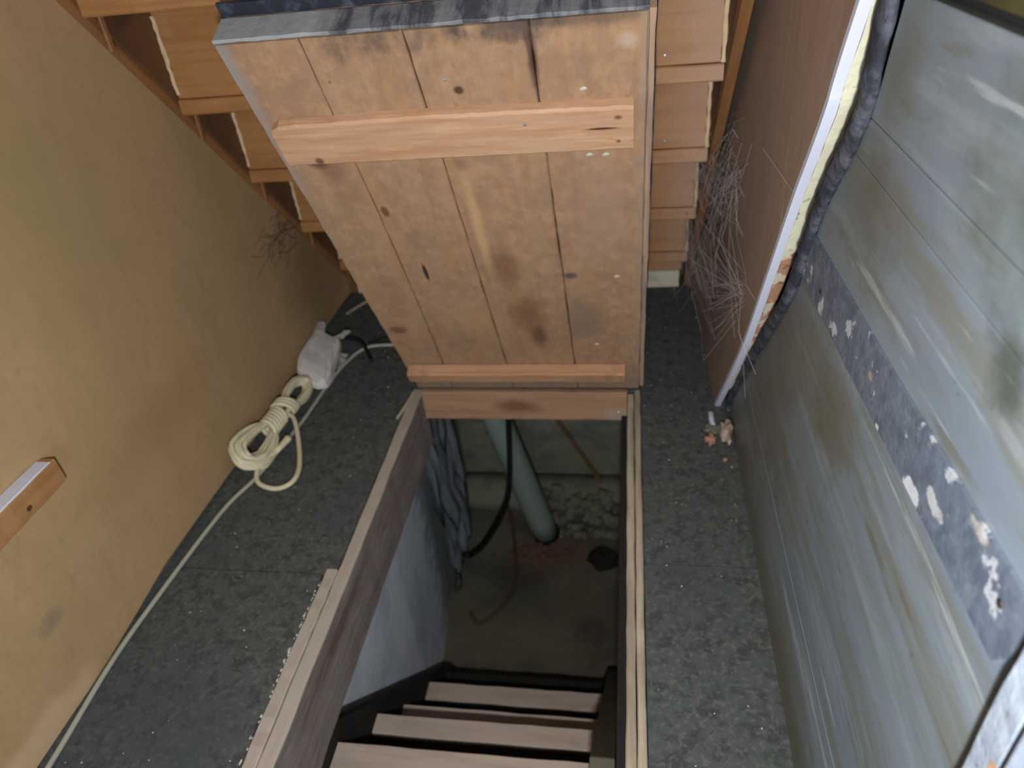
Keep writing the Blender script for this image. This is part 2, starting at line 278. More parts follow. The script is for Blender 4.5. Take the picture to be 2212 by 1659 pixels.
# ------------------------------------------------------------------ setting
YN = -1.3
fl = BM(); HX0, HX1, HY0, HY1 = -.93, .045, .50, 2.36
box(fl, (-1.50, HX0), (YN, 3.7), (-.10, -.012), 0); box(fl, (HX1, .75), (YN, 3.7), (-.10, -.012), 0)
box(fl, (HX0, HX1), (YN, HY0), (-.10, -.012), 0); box(fl, (HX0, HX1), (HY1, 3.7), (-.10, -.012), 0)
floor = obj('floor', fl, M['gap'], kind='structure')
def sheet(pts, seed, m=None):
    b = BM(); prism(b, pts, 'z', -.012, 0)
    return obj('lino_sheet', b, m or M['lino'], floor)
r = random.Random(3)
def rag(x, y0, y1, n, j): return [(x+r.uniform(-j, j), y0+(y1-y0)*k/n) for k in range(n+1)]
sheet([(-1.50, 1.384)]+rag(-.899, 1.384, 2.345, 12, .003)+[(-.899, 2.36), (-.899, 3.7), (-1.50, 3.7)], 1)
sheet([(-1.50, YN), (-.945, YN), (-.945, .45)]+rag(-.938, .5, 1.379, 26, .006)+[(-1.50, 1.379)], 2)
sheet([(-.897, 2.362), (.043, 2.362), (.043, 3.7), (-.897, 3.7)], 3)
sheet([(.046, 1.478), (.70, 1.478), (.70, 3.7), (.046, 3.7)], 4)
sheet([(.046, YN), (.70, YN), (.70, 1.474), (.046, 1.474)], 5)
sheet([(-.94, YN), (.044, YN), (.044, .5), (-.94, .5)], 6)

b = BM(); box(b, (-1.56, -1.475), (YN, 3.7), (-.1, 2.8), 0)
wl = obj('wall_left', b, M['plaster_dark'], kind='structure')
b = BM(); bot = []
for k in range(61):
    y = YN+(3.7-YN)*k/60; bot.append((y, .012+.010*math.sin(y*5.1)+.008*noise.noise(Vector((y*4, 3, 0)))+(.016*math.exp(-((y-1.36)/.12)**2))))
prism(b, bot+[(3.7, 2.8), (YN, 2.8)], 'x', -1.475, -1.458); obj('plywood_sheet', b, M['ply'], wl)
b = BM(); box(b, (-1.56, .80), (3.72, 3.8), (-.1, 2.8), 0); obj('wall_back', b, M['plaster_dark'], kind='structure')
b = BM(); box(b, (.72, .80), (YN, 3.72), (-.1, 2.8), 0); obj('wall_right', b, M['gap'], kind='structure')  # dark plane added beyond the board ends so the gap there stays black
b = BM(); box(b, (-1.56, .80), (YN, 3.8), (2.8, 2.9), 0); obj('ceiling', b, M['plaster_dark'], kind='structure')

# right near wall of horizontal painted boards
def edge_y(z):
    T = [(-.01, 2.20), (.085, 2.198), (.443, 1.953), (.837, 1.584), (1.152, 1.365), (1.303, 1.266), (1.357, 1.204), (1.521, 1.162), (2.8, .95)]
    for (a, p), (c, q) in zip(T, T[1:]):
        if z <= c: return p+(q-p)*(z-a)/(c-a)
    return .95
wr = BM(); back = [(YN, -.01)]+[(edge_y(z)-.10, z) for z in (0, .2, .44, .64, .84, 1.0, 1.15, 1.3, 1.36, 1.52, 2.0, 2.8)]+[(YN, 2.8)]
prism(wr, back, 'x', .396, .43); wr = obj('wall_right', wr, M['gap'], kind='structure')
def board(z0, z1, x0=.371, x1=.396, m='grey'):
    n = max(3, int((z1-z0)/.04)); pts = [(YN, z0)]
    pts += [(edge_y(z0+(z1-z0)*k/n)+.004*noise.noise(Vector((0, k*2.3, z0*9))), z0+(z1-z0)*k/n) for k in range(n+1)]
    pts += [(YN, z1)]
    bb = BM(); prism(bb, pts, 'x', x0, x1)
    bmesh.ops.bevel(bb, geom=[e for e in bb.edges if abs(e.verts[0].co.x-x0) < 1e-6 and abs(e.verts[1].co.x-x0) < 1e-6], offset=.0012, segments=1, affect='EDGES')
    return obj('wall_board', bb, M[m], wr)
for z0, z1 in ((0.0, .325), (.3265, 1.046), (1.0475, 1.279), (1.281, 1.349), (1.351, 1.535)): board(z0, z1)
board(1.545, 1.9, .384, .396, 'olive'); board(1.905, 2.8, .384, .396, 'olive')
b = BM()   # door casing at the near end of the wall, layered and chipped
for x0, x1, y0, y1, a in ((.350, .371, .405, .458, .006), (.338, .371, YN+.9, .398, .004)):
    n = 60; rings = []
    for k in range(n+1):
        z = 0+2.6*k/n; e = a*noise.noise(Vector((y1*7, 0, z*30))); g = a*.6*noise.noise(Vector((3, y1*5, z*44)))
        rings.append([(x0+g, y0, z), (x0+.002+g, y1-.012+e, z), (x0+.010, y1+e, z), (x1, y1+e, z), (x1, y0, z)])
    loft(b, rings)
obj('trim_1', b, M['peel'], kind='structure')

# cellar under the hatch
CZ = -1.75
b = BM(); g = 40; vs = [[None]*(g+1) for _ in range(g+1)]
for i in range(g+1):
    for k in range(g+1):
        x = -1.5+2.2*i/g; y = -.2+4.2*k/g
        vs[i][k] = b.verts.new((x, y, CZ+.05*noise.noise(Vector((x*2.5, y*2.5, 0)))+.025*noise.noise(Vector((x*8, y*8, 4)))))
for i in range(g):
    for k in range(g): b.faces.new((vs[i][k], vs[i+1][k], vs[i+1][k+1], vs[i][k+1]))
bmesh.ops.translate(b, verts=b.verts, vec=(0, 0, 0)); obj('floor', b, M['earth'], kind='structure', smooth=True)
b = BM(); prism(b, [(-.975, -.2), (-1.0, 2.0), (-1.12, 3.75), (-1.3, 3.75), (-1.3, -.2)], 'z', CZ-.1, -.103); bmesh.ops.subdivide_edges(b, edges=b.edges, cuts=5, use_grid_fill=True)
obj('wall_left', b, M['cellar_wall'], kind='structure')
b = BM(); box(b, (-1.2, .6), (3.62, 3.8), (CZ-.1, -.103), 0); back_lo = obj('wall_back', b, M['cellar_back'], kind='structure')
b = BM(); rings = []
for k in range(41):
    x = -1.12+1.6*k/40; e = .03*noise.noise(Vector((x*5, 1, 0))); f_ = .03*noise.noise(Vector((x*7, 5, 0)))
    rings.append([(x, 3.62, CZ-.02), (x, 3.40+e, CZ-.02), (x, 3.44+e, CZ+.08+f_), (x, 3.52, CZ+.13+f_), (x, 3.62, CZ+.15)])
loft(b, rings); obj('footing_ledge', b, M['cellar_back'], back_lo, smooth=True)
b = BM(); box(b, (-.030, .2), (-.2, 3.62), (CZ-.1, -.103), 0); obj('wall_right', b, M['gap'], kind='structure')
b = BM(); box(b, (-1.3, .2), (-.35, -.2), (CZ-.1, -.103), 0); obj('wall_front', b, M['gap'], kind='structure')

# ------------------------------------------------------------------ hatch frame
hf = thing('hatch_frame', (-.44, 1.43, 0), 'worn wooden frame lining the open floor hatch', 'frame')
b = BM(); plank(b, (-.896, -.852), (HY0, 2.36), (-.285, .004), 'y', 30, .0014, .006, 3); obj('side_rail', b, M['frame'], hf, label='thick brown left rail with worn rounded edge')
b = BM(); plank(b, (-.936, -.898), (HY0, 1.40), (-.03, .001), 'y', 24, .0018, .004, 4); obj('side_rail', b, M['frame'], hf, label='thin rough outer strip beside the left rail')
b = BM(); plank(b, (-.006, .018), (HY0, 2.33), (-.105, .006), 'y', 30, .0012, .003, 5); obj('side_rail', b, M['framer'], hf, label='pale narrow right rail, inner board')
b = BM(); plank(b, (.021, .043), (HY0, 2.36), (-.105, .002), 'y', 30, .0012, .003, 6); obj('side_rail', b, M['framer'], hf, label='pale narrow right rail, outer board')
b = BM(); plank(b, (-.850, -.008), (2.33, 2.36), (-.130, .012), 'x', 20, .0015, .004, 7); obj('header', b, M['header'], hf, label='tan far header board with a dark knot')
b = BM(); plank(b, (-.850, -.008), (HY0, HY0+.04), (-.15, .0), 'x', 12, .001, .004, 8); obj('near_rail', b, M['frame'], hf)
b = BM(); lump(b, (-.04, 2.326, -.085), (.006, .004, .006), 1, .1); obj('screw', b, M['screw'], hf)
b = BM(); tube(b, spline([(-.885, 2.33, .006), (-.893, 2.25, .008), (-.91, 2.16, .006)], 5), lambda t: .010*(1-.5*t), 5); obj('wood_sliver', b, M['framer'], loc=(-.89, 2.24, 0), label='thin pale wood sliver on the floor by the far left hatch corner', cat='splinter')

# ------------------------------------------------------------------ cellar steps
cs = thing('cellar_steps', (-.46, 2.1, CZ), 'steep open wooden cellar steps going down inside the hatch', 'stairs')
steps = [(1.072, -.40), (1.317, -.66), (1.506, -.92), (1.771, -1.18), (1.985, -1.43)]
for k, (yf, z) in enumerate(steps):
    b = BM(); plank(b, (-.878, -.10), (yf-(.21, .074, .075, .086, .10)[k], yf), (z-.03, z), 'x', 10, .0015, .004, 20+k)
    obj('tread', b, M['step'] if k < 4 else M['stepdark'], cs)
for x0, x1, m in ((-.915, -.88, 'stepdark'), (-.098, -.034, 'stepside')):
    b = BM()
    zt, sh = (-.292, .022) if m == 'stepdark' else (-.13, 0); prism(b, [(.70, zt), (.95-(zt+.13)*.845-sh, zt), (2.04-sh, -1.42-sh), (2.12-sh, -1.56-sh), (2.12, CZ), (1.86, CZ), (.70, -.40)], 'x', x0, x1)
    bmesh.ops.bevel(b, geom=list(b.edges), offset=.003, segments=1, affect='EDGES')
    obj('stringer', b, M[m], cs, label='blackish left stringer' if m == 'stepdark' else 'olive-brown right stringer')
b = BM(); prism(b, [(.72, -.36), (2.04, -1.60), (2.04, -1.63), (.72, -.39)], 'x', -.879, -.099); obj('gap_shade_board', b, M['stepdark'], cs, label='blackish board added under the steps to stand in for shade in the gaps')  # added dark board, makes the gaps between treads read as shade

# ------------------------------------------------------------------ cellar contents
dp = thing('drain_pipe', (-.524, 3.2, CZ), 'fat grey-green drain pipe leaning down into the cellar', 'pipe')
p0 = Vector((-.524, 3.2, CZ)); p1 = Vector((-.753, 3.2, -.808)); p1 = p0+(p1-p0)*1.72
b = BM(); tube(b, [p0+(p1-p0)*t/12 for t in range(13)], .083, 28); obj('pipe_body', b, M['pvc'], dp, smooth=False)
for p in dp.children[0].data.polygons: p.use_smooth = len(p.vertices) == 4
b = BM(); q = p0+(p1-p0)*.012; tube(b, [p0+(p1-p0)*-.004, q], .093, 28); obj('collar', b, M['black'], dp, label='dark collar at the pipe foot')
b = BM(); tube(b, [(-.487+.339*t, 3.56, -1.02-.66*t) for t in (-.9, 0, .5, 1.02)], .013, 8)
obj('rod', b, M['rust'], loc=(-.15, 3.56, -1.69), label='thin rusty brown rod leaning on the cellar far wall', cat='rod')
b = BM(); tube(b, spline([(-.62, 3.0, -.25), (-.64, 2.98, -.7), (-.66, 2.9, -1.05), (-.721, 2.9, -1.268), (-.844, 2.9, -1.506), (-.92, 2.9, -1.60), (-.974, 2.9, -1.636), (-1.024, 2.9, -1.577), (-1.045, 2.9, -1.475)], 6), .016, 8)
obj('hanging_cable', b, M['black'], loc=(-.92, 2.9, -1.6), smooth=True, label='black cable drooping in a loop beside the drain pipe', cat='cable')
b = BM(); tube(b, spline([(-.80, 3.40, CZ+.05), (-.74, 3.2, CZ+.03), (-.679, 2.869, CZ+.02), (-.694, 2.661, CZ+.03), (-.832, 2.492, CZ+.02), (-.90, 2.55, CZ+.03)], 6), .011, 6)
obj('floor_cable', b, M['redcable'], loc=(-.7, 2.8, CZ), smooth=True, label='thin reddish cable curling on the cellar floor', cat='cable')
b = BM(); nx, nz = 26, 30; vs = []
for i in range(nx+1):
    row = []
    for k in range(nz+1):
        t = i/nx; s = k/nz; y = 2.40+.60*t; z = -.12-1.25*s
        wob = .05*math.sin(t*21+3*noise.noise(Vector((t*3, s*2, 0))))+.04*noise.noise(Vector((t*6, s*5, 2)))
        row.append(b.verts.new((-.955-.06*t+abs(wob)+.03*s, y+.03*noise.noise(Vector((t*4, s*6, 7))), z+.05*noise.noise(Vector((t*5, 1, 3))))))
    vs.append(row)
for i in range(nx):
    for k in range(nz): b.faces.new((vs[i][k], vs[i+1][k], vs[i+1][k+1], vs[i][k+1]))
bmesh.ops.solidify(b, geom=list(b.faces), thickness=.002)
obj('plastic_sheet', b, M['plastic'], loc=(-1.0, 2.8, CZ+.25), smooth=True, label='crumpled bluish plastic sheet hanging on the cellar left wall', cat='plastic sheet')
rs = random.Random(11)
b = BM()
for k in range(170):
    x = rs.uniform(-.62, .05); y = rs.uniform(3.18, 3.45); rr = rs.uniform(.012, .045); lump(b, (x, y, CZ+rr*.6+max(0, y-3.24)*.7), (rr, rr*rs.uniform(.7, 1.2), rr*.7), 1, .35, 1.7, k)
tag(obj('rubble_heap', b, M['stone'], loc=(-.3, 3.3, CZ)), 'heap of grey stones and dirt at the foot of the cellar far wall', 'rubble', kind='stuff')
b = BM()
for k in range(110):
    x = -.48+rs.gauss(0, .15); y = 3.05+rs.gauss(0, .05); rr = rs.uniform(.005, .018); lump(b, (x, y, CZ+rr*.5), (rr*1.3, rr, rr*.7), 1, .35, 1.7, k)
tag(obj('brick_rubble', b, M['brickdark'], loc=(-.48, 3.05, CZ)), 'scatter of reddish brick crumbs below the drain pipe', 'rubble', kind='stuff')
b = BM(); lump(b, (-.15, 2.98, CZ+.05), (.10, .06, .06), 2, .4, 2, 3); obj('stone', b, M['gap'], loc=(-.15, 2.98, CZ), label='dark stone on the cellar floor right of the brick crumbs', cat='stone')

# ------------------------------------------------------------------ staircase above (seen from behind)
SL = 1.104
low = lambda y: .088+SL*(3.247-y)
st = thing('staircase', (-.58, 3.25, 0), 'orange pine staircase seen from underneath, rising toward the viewer behind the trapdoor', 'stairs')
for x0, x1, lb in ((-1.457, -1.412, 'brown left stringer along the plywood wall'), (.266, .302, 'brown right stringer beside the hardboard')):
    b = BM(); yy = 1.0
    prism(b, [(yy, low(yy)), (3.24, .10), (3.24, 0), (3.42, 0), (3.42, .30), (yy, low(yy)+.62)], 'x', x0, x1)
    bmesh.ops.bevel(b, geom=list(b.edges), offset=.004, segments=1, affect='EDGES')
    obj('stringer', b, M['stringer'], st, label=lb)
for x0, x1 in ((-1.457, -1.424), (.272, .302)):
    b = BM(); plank_pts = [(1.0, low(1.0)-.012), (3.235, low(3.235)-.010), (3.235, low(3.235)+.006), (1.0, low(1.0)+.006)]
    prism(b, plank_pts, 'x', x0, x1); obj('edge_batten', b, M['edge'], st)
for n in range(-3, 4):
    y = 2.22+.293*n; zb = 1.236-.327*n
    b = BM(); plank(b, (-1.411, .252), (y, y+.028), (zb+.001, zb+.327-.06), 'x', 20, .0012, .003, 50+n); ri = obj('riser', b, M['stair'], st)
    b = BM(); plank(b, (-1.411, .262), (y-.010, y+.335), (zb-.048, zb), 'x', 20, .0012, .004, 70+n); obj('tread', b, M['stair'], st)
    b = BM(); plank(b, (.2525, .265), (y-.008, y+.03), (zb+.002, zb+.27), 'z', 14, .0018, .002, 90+n); obj('edge_strip', b, M['stair_end'], st, label='pale sawn strip at the right end of a riser')
    b = BM(); plank(b, (-1.411, -1.400), (y-.010, y-.0005), (zb+.015, zb+.24), 'z', 14, .0025, .002, 110+n); obj('edge_strip', b, M['stair_end'], st, label='pale sawn strip at the left end of a riser')
    b = BM(); plank(b, (-1.411, -1.403), (y+.045, y+.065), (zb-.14, zb-.05), 'z', 8, .0015, .002, 130+n); obj('wedge', b, M['edge'], st)
    if n in (0, 1):
        b = BM(); lump(b, (.10 if n == 0 else .12, y-.002, zb+.03), (.006, .004, .006), 1, .05); obj('screw', b, M['screw'], st)
b = BM(); plank(b, (-1.411, .250), (3.25, 3.28), (.088, .196), 'x', 12, .001, .003, 150); obj('riser', b, M['stair'], st)
b = BM(); plank(b, (-1.411, .240), (3.235, 3.28), (.0, .086), 'x', 12, .002, .004, 151); obj('plinth', b, M['plinth'], st, label='off-white block under the bottom riser')

# ------------------------------------------------------------------ trapdoor (local frame: x across, y up the leaf, z out of the underside)
td = thing('trapdoor', (0, 2.33, .018), 'open plank trapdoor tilted up over the hatch, underside with two cleats', 'trapdoor', rot=(math.radians(116), 0, 0))
def xl(L): return -.855-.034*L
LT = 1.612
def dplank(xa, xb, seed):
    b = BM(); n = 34; rings = []; q = random.Random(seed)
    for k in range(n+1):
        L = .03+(LT-.03)*k/n; a = xa(L)+.0011+q.uniform(-.0014, .0014); c = xb(L)-.0011+q.uniform(-.0014, .0014); t = .0015*noise.noise(Vector((seed, L*6, 0)))
        rings.append([(a, L, -.034), (c, L, -.034), (c, L, -.004), (c-.003, L, t), (a+.003, L, t), (a, L, -.004)])
    loft(b, rings); return obj('plank', b, M['door'], td)
j1 = lambda L: -.705+.010*math.sin(L*2)-.005; j2 = lambda L: -.456-.012*L; j3 = lambda L: -.199-.004*L
xr = lambda L: .040
dplank(xl, j1, 1); dplank(j1, j2, 2); dplank(j2, j3, 3); dplank(j3, xr, 4)
def slab(name, xa, xb, L0, L1, z0, z1, m, n=30, j=.002, seed=1, **k):
    b = BM(); q = random.Random(seed); rings = []
    for i in range(n+1):
        L = L0+(L1-L0)*i/n; a = (xa(L) if callable(xa) else xa)+q.uniform(-j, j); c = (xb(L) if callable(xb) else xb)+q.uniform(-j, j)
        rings.append([(a, L, z0), (c, L, z0), (c, L, z1), (a, L, z1)])
    loft(b, rings); return obj(name, b, m, td, **k)
slab('backing_board', xl, .054, 0.02, LT+.0005, -.060, -.0355, M['rebate'], label='weathered upper layer showing along the right edge')
slab('edge_bead', .0405, .054, .03, LT, -.0345, -.010, M['rebate'], j=.0012, seed=5, label='thin worn bead along the right edge')
slab('top_board', lambda L: xl(L)+.002, .052, 0.02, LT+.003, -.096, -.0605, M['rebate'], seed=6)
slab('lino_cover', lambda L: xl(L)-.004, .060, 0.0, LT+.034, -.106, -.0965, M['lino_dark'], seed=8, label='dark lino covering the top side')
b = BM(); plank(b, (xl(LT)+.002, .040), (LT+.001, LT+.010), (-.082, -.003), 'x', 40, .0012, .002, 9); obj('end_strip', b, M['dirty'], td, label='grey grimy strip along the top end')
b = BM(); n = 40; rings = []; q = random.Random(4)
for k in range(n+1):
    t = k/n; x = -.868+(.010+.868)*t; up = 1.405+.006*math.sin(t*3)+q.uniform(-.0015, .0015); lo = 1.276+q.uniform(-.001, .001)
    if k == 0: up -= .012
    rings.append([(x, lo, .0005), (x, up, .0005), (x, up-.003, .022), (x, up-.010, .027), (x, lo+.006, .027), (x, lo, .022)])
loft(b, rings); cl = obj('cleat', b, M['cleat'], td, label='wide upper cleat with split right end')
b = BM(); plank(b, (-.842, -.015), (.165, .222), (.0005, .050), 'x', 20, .0012, .004, 12); obj('cleat', b, M['cleat2'], td, label='narrow lower cleat near the hinge end')
for x, L, z, m in ((-.41, 1.488, .003, 'screw'), (-.24, 1.372, .029, 'screw'), (-.10, 1.44, .002, 'flake'), (-.095, 1.245, .002, 'flake'), (-.055, 1.243, .002, 'flake'), (-.11, .36, .002, 'flake'), (-.035, .75, .002, 'flake')):
    b = BM(); lump(b, (x, L, z), (.006 if m == 'screw' else .010, .006, .003), 1, .1 if m == 'screw' else .4); obj('screw' if m == 'screw' else 'paint_spot', b, M[m], td)

# ------------------------------------------------------------------ brown hardboard partition on the right
E = [(.325, 2.262, .0), (.325, 2.235, .035), (.332, 1.89, .484), (.336, 1.688, .808), (.340, 1.523, 1.092), (.342, 1.377, 1.312), (.344, 1.277, 1.508), (.357, .70, 2.55)]
Es = spline(E, 8)
hp = thing('partition_panel', (.31, 2.8, 0), 'tall brown hardboard panel right of the stairs with a slanting near edge', 'panel')
px = lambda y: .325-.02*(y-2.25)
def strip(off0, off1, thk, jit, seed, name, m, i0=0, **k):
    b = BM(); q = random.Random(seed); rings = []
    for i, p in enumerate(Es[i0:]):
        a = off0+(q.uniform(-jit, jit) if off0 > .001 else 0); c = off1+q.uniform(-jit, jit)
        rings.append([(p.x+a, p.y, p.z), (p.x+c, p.y, p.z), (p.x+c, p.y+thk, p.z+thk*.6), (p.x+a, p.y+thk, p.z+thk*.6)])
    loft(b, rings); return obj(name, b, m, hp, **k)
b = BM(); A = [b.verts.new((p.x+.001, p.y+.006, p.z)) for p in Es]+[b.verts.new((px(3.6), 3.6, 2.55)), b.verts.new((px(3.6), 3.6, 0))]
B = [b.verts.new((v.co.x+.010, v.co.y, v.co.z)) for v in A]
b.faces.new(A); b.faces.new(B[::-1])
for i in range(len(A)): b.faces.new((A[i], B[i], B[(i+1) % len(A)], A[(i+1) % len(A)]))
obj('hardboard_sheet', b, M['panel'], hp)
strip(-.001, .019, .014, .0006, 3, 'white_trim', M['white'], label='glossy white trim along the slanting edge')
strip(.0195, .046, .022, .0016, 5, 'cream_edge', M['cream'], 11, label='peeling cream painted edge')
fs = [(.364, y_, z_) for y_, z_ in ((1.13, 1.9), (1.207, 1.515), (1.24, 1.347), (1.39, 1.143), (1.549, .856), (1.865, .491), (2.16, .133), (2.20, .03))]
b = BM(); path = spline(fs, 14); rings = []
for i, p in enumerate(path):
    t = (path[min(i+1, len(path)-1)]-path[max(i-1, 0)]).normalized(); s_ = Vector((0, -t.z, t.y)); wd = .030*(1-.45*i/len(path))*(1+.3*noise.noise(p*9)); ring = []
    for k in range(10):
        a = 2*math.pi*k/10; ring.append(p+s_*wd*math.cos(a)+Vector((1, 0, 0))*(.012*math.sin(a)+.004*noise.noise(p*30+Vector((k, 0, 0)))))
    rings.append(ring)
loft(b, rings); obj('foam_seal', b, M['foam'], loc=(.371, 1.6, 0), smooth=True, label='grimy dark foam strip along the curved end of the grey wall', cat='seal')

# metal strip on the grey wall
b = BM(); pts = [(1.50, .950), (1.35, .955), (.90, .982), (.53, 1.002), (.495, 1.004), (.452, 1.075), (.46, 1.112), (.505, 1.110), (.90, 1.088), (1.427, 1.068), (1.47, 1.03)]
prism(b, pts, 'x', .3665, .3705)
ms = thing('metal_strip', (.3705, .95, 1.03), 'blue-grey galvanised strip splashed with white paint, fixed along the grey wall', 'strip')
obj('strip_body', b, M['zinc'], ms)
for y, z in ((.515, 1.068), (1.30, 1.0)):
    b = BM(); lump(b, (.3655, y, z), (.002, .006, .006), 1, .05); obj('nail_head', b, M['nail'], ms)

# cobweb, twigs
b = BM(); rw = random.Random(5)
hub = [(.262, 3.02, .44), (.262, 2.75, .76), (.322, 2.15, .93), (.331, 1.93, .66), (.28, 3.05, .32), (.325, 2.32, .92), (.30, 2.6, .55)]
def strand(a, c, r_=.0009, sag=.02):
    a = Vector(a); c = Vector(c); L_ = (c-a).length*.10; w_ = lambda: Vector((-abs(rw.gauss(0, L_*.4)), rw.gauss(0, L_), rw.gauss(0, L_)))
    m_ = (a+c)/2+Vector((0, 0, -sag))+w_(); tube(b, [a, a.lerp(m_, .5)+w_()*.6, m_, m_.lerp(c, .5)+w_()*.6, c], r_, 3)
def jit(p, s): return (min(p[0]+rw.gauss(0, s*.4), px(p[1])-.001), p[1]+rw.gauss(0, s), p[2]+rw.gauss(0, s))
for k in range(34): strand(jit(hub[1], .045), jit(hub[2], .05), rw.uniform(.0003, .0008), rw.uniform(0, .05))
for k in range(42): strand(jit(hub[0], .025), jit(hub[3], .03), rw.uniform(.0003, .0008), rw.uniform(0, .07))
for k in range(26): strand(jit(hub[2], .06), jit(hub[6], .10), rw.uniform(.0004, .001), .01)
for k in range(30): strand(jit(hub[1], .06), jit(hub[5], .10), rw.uniform(.0004, .001), .02)
for k in range(20): strand(jit(hub[4], .03), jit(hub[3], .04), rw.uniform(.0004, .0009), .05)
for k in range(7):
    strand(jit(hub[2], .05), (px(1.9)-.002, 1.9+rw.uniform(-.3, .3), .62+rw.uniform(-.5, .3)), .0005, 0)
strand((.326, 2.15, .906), (.338, 1.52, 1.12), .0006, 0)
mw = mat('dusty_cobweb', C(196, 184, 182), [], .9, None)
nt = mw.node_tree; bs = nt.nodes['Principled BSDF']; bs.inputs['Alpha'].default_value = .38
tag(obj('cobweb', b, mw, loc=(.3, 2.3, .7)), 'dusty grey cobweb strung between the stair ends and the brown hardboard', 'cobweb', kind='stuff')
b = BM()
for k in range(26):
    a = (-1.43, 2.72+rw.gauss(0, .07), .60+rw.gauss(0, .05)); c = (-1.452, 2.60+rw.gauss(0, .12), .56+rw.gauss(0, .06)); strand(a, c, .0010, .005)
mw2 = mat('dark_cobweb', C(92, 78, 66), [], .95, None)
tag(obj('cobweb', b, mw2, loc=(-1.45, 2.65, .58)), 'small dark cobweb clinging to the plywood just under the left stringer', 'cobweb', kind='stuff')

# ------------------------------------------------------------------ left side things
b = BM(); plank(b, (-1.457, -1.415), (.20, 1.185), (.561, .632), 'y', 24, .0012, .004, 41)
obj('wall_batten', b, M['batten'], loc=(-1.457, .69, .59), label='short pine batten fixed level on the plywood wall, cut end showing', cat='batten')

wb = col.objects['wall_batten']
b = BM(); plank(b, (-1.457, -1.416), (.20, 1.17), (.6325, .636), 'y', 20, .0015, .001, 42); obj('lit_top_layer', b, M['white'], wb, label='thin white layer standing in for light on the top face')  # added white layer: brightness of the lit top face put into colour
cd_ = thing('extension_cord', (-1.38, 2.1, 0), 'cream extension cord tied in a long hank against the plywood wall', 'cord')
A0 = Vector((-1.388, 1.80, .072)); A1 = Vector((-1.352, 2.37, .058)); ax = (A1-A0); Wd = Vector((-.77, .0, .64)); Nn = Wd.cross(ax.normalized()).normalized()
if Nn.z < 0: Nn = -Nn
for k in range(9):
    b = BM(); pts = []; f = (1, .93, .86, .60, .54, .30, .80, .45, .22)[k]; q = random.Random(k+60); sk = q.uniform(-.010, .010)
    for i in range(32):
        a = 2*math.pi*i/32; t = .5-.5*math.cos(a); t2 = (1-f)*.13+t*(1-(1-f)*.22)
        prof = .016+.058*f*max(0, 1-((t2-.16)/.21)**2)**.6+.030*f*max(0, 1-((t2-.84)/.17)**2)**.6
        pts.append(A0+ax*t2+Wd*(math.copysign(1, math.sin(a))*prof*min(1, abs(math.sin(a))*1.9)+sk*(1-t2))+Nn*((k % 4-1.5)*.008+q.uniform(-.0025, .0025)))
    tube(b, spline(pts, 3, True), .0088, 7, True); obj('cord_loop', b, M['cord'], cd_, smooth=True)
for k in range(9):
    t = .37+.031*k+(.03 if k > 5 else 0); c = A0+ax*t; b = BM(); pts = []; r_ = .034 if k < 6 else .040
    for i in range(12):
        a = 2*math.pi*i/12; pts.append(c+Wd*r_*math.cos(a)+Nn*(r_*.85)*math.sin(a)+ax*(.022*math.cos(a)*(1 if k < 6 else -1)))
    tube(b, spline(pts, 3, True), .0095, 7, True); obj('tie_wrap', b, M['cord'], cd_, smooth=True)
b = BM(); tube(b, spline([(-1.365, 2.12, .05), (-1.315, 2.106, .045), (-1.249, 1.978, .02), (-1.20, 1.85, .012), (-1.199, 1.772, .012), (-1.247, 1.739, .012), (-1.325, 1.768, .014), (-1.350, 1.842, .026), (-1.319, 1.909, .03), (-1.305, 1.965, .03)], 6), .0095, 8); obj('cord_tail', b, M['cord'], cd_, smooth=True)
b = BM(); tube(b, [(-1.316, 1.915, .03), (-1.308, 1.95, .03), (-1.300, 1.99, .03), (-1.298, 2.0, .03)], lambda t: .010+.006*t, 10); obj('plug', b, M['cord'], cd_, smooth=True, label='cream socket end of the tail')

b = BM(); tube(b, spline([(-1.420, -.2, .008), (-1.425, .45, .008), (-1.427, .74, .008), (-1.441, 1.022, .008), (-1.433, 1.228, .008), (-1.398, 1.62, .008), (-1.348, 1.798, .008), (-1.325, 1.95, .008), (-1.30, 2.12, .008), (-1.29, 2.25, .008), (-1.283, 2.368, .008), (-1.26, 2.546, .008), (-1.203, 2.681, .008), (-1.088, 2.707, .008), (-.93, 2.70, .008)], 8), .0075, 8)
obj('thin_cable', b, M['cable'], loc=(-1.43, 1.0, 0), smooth=True, label='long thin grey-white cable running on the lino along the plywood wall', cat='cable')
b = BM(); tube(b, spline([(-1.335, 2.69, .05), (-1.306, 2.705, .05), (-1.226, 2.69, .04), (-1.17, 2.62, .022), (-1.136, 2.56, .015)], 6), .009, 8)
obj('black_cord', b, M['black'], loc=(-1.2, 2.65, 0), smooth=True, label='short black cord leaving the top of the white packet', cat='cable')
b = BM(); tube(b, spline([(-1.19, 2.705, .014), (-1.13, 2.75, .012), (-1.05, 2.76, .012), (-.95, 2.80, .012)], 6), .009, 8)
obj('black_cord', b, M['black'], loc=(-1.1, 2.74, 0), smooth=True, label='black cord on the floor crossing toward the trapdoor hinge', cat='cable')
b = BM(); tube(b, spline([(-1.403, 3.009, .006), (-1.37, 3.07, .008), (-1.30, 3.20, .006)], 5), .007, 6)
obj('twig', b, M['framer'], loc=(-1.36, 3.1, 0), label='thin pale stick on the floor in the far left corner', cat='stick')

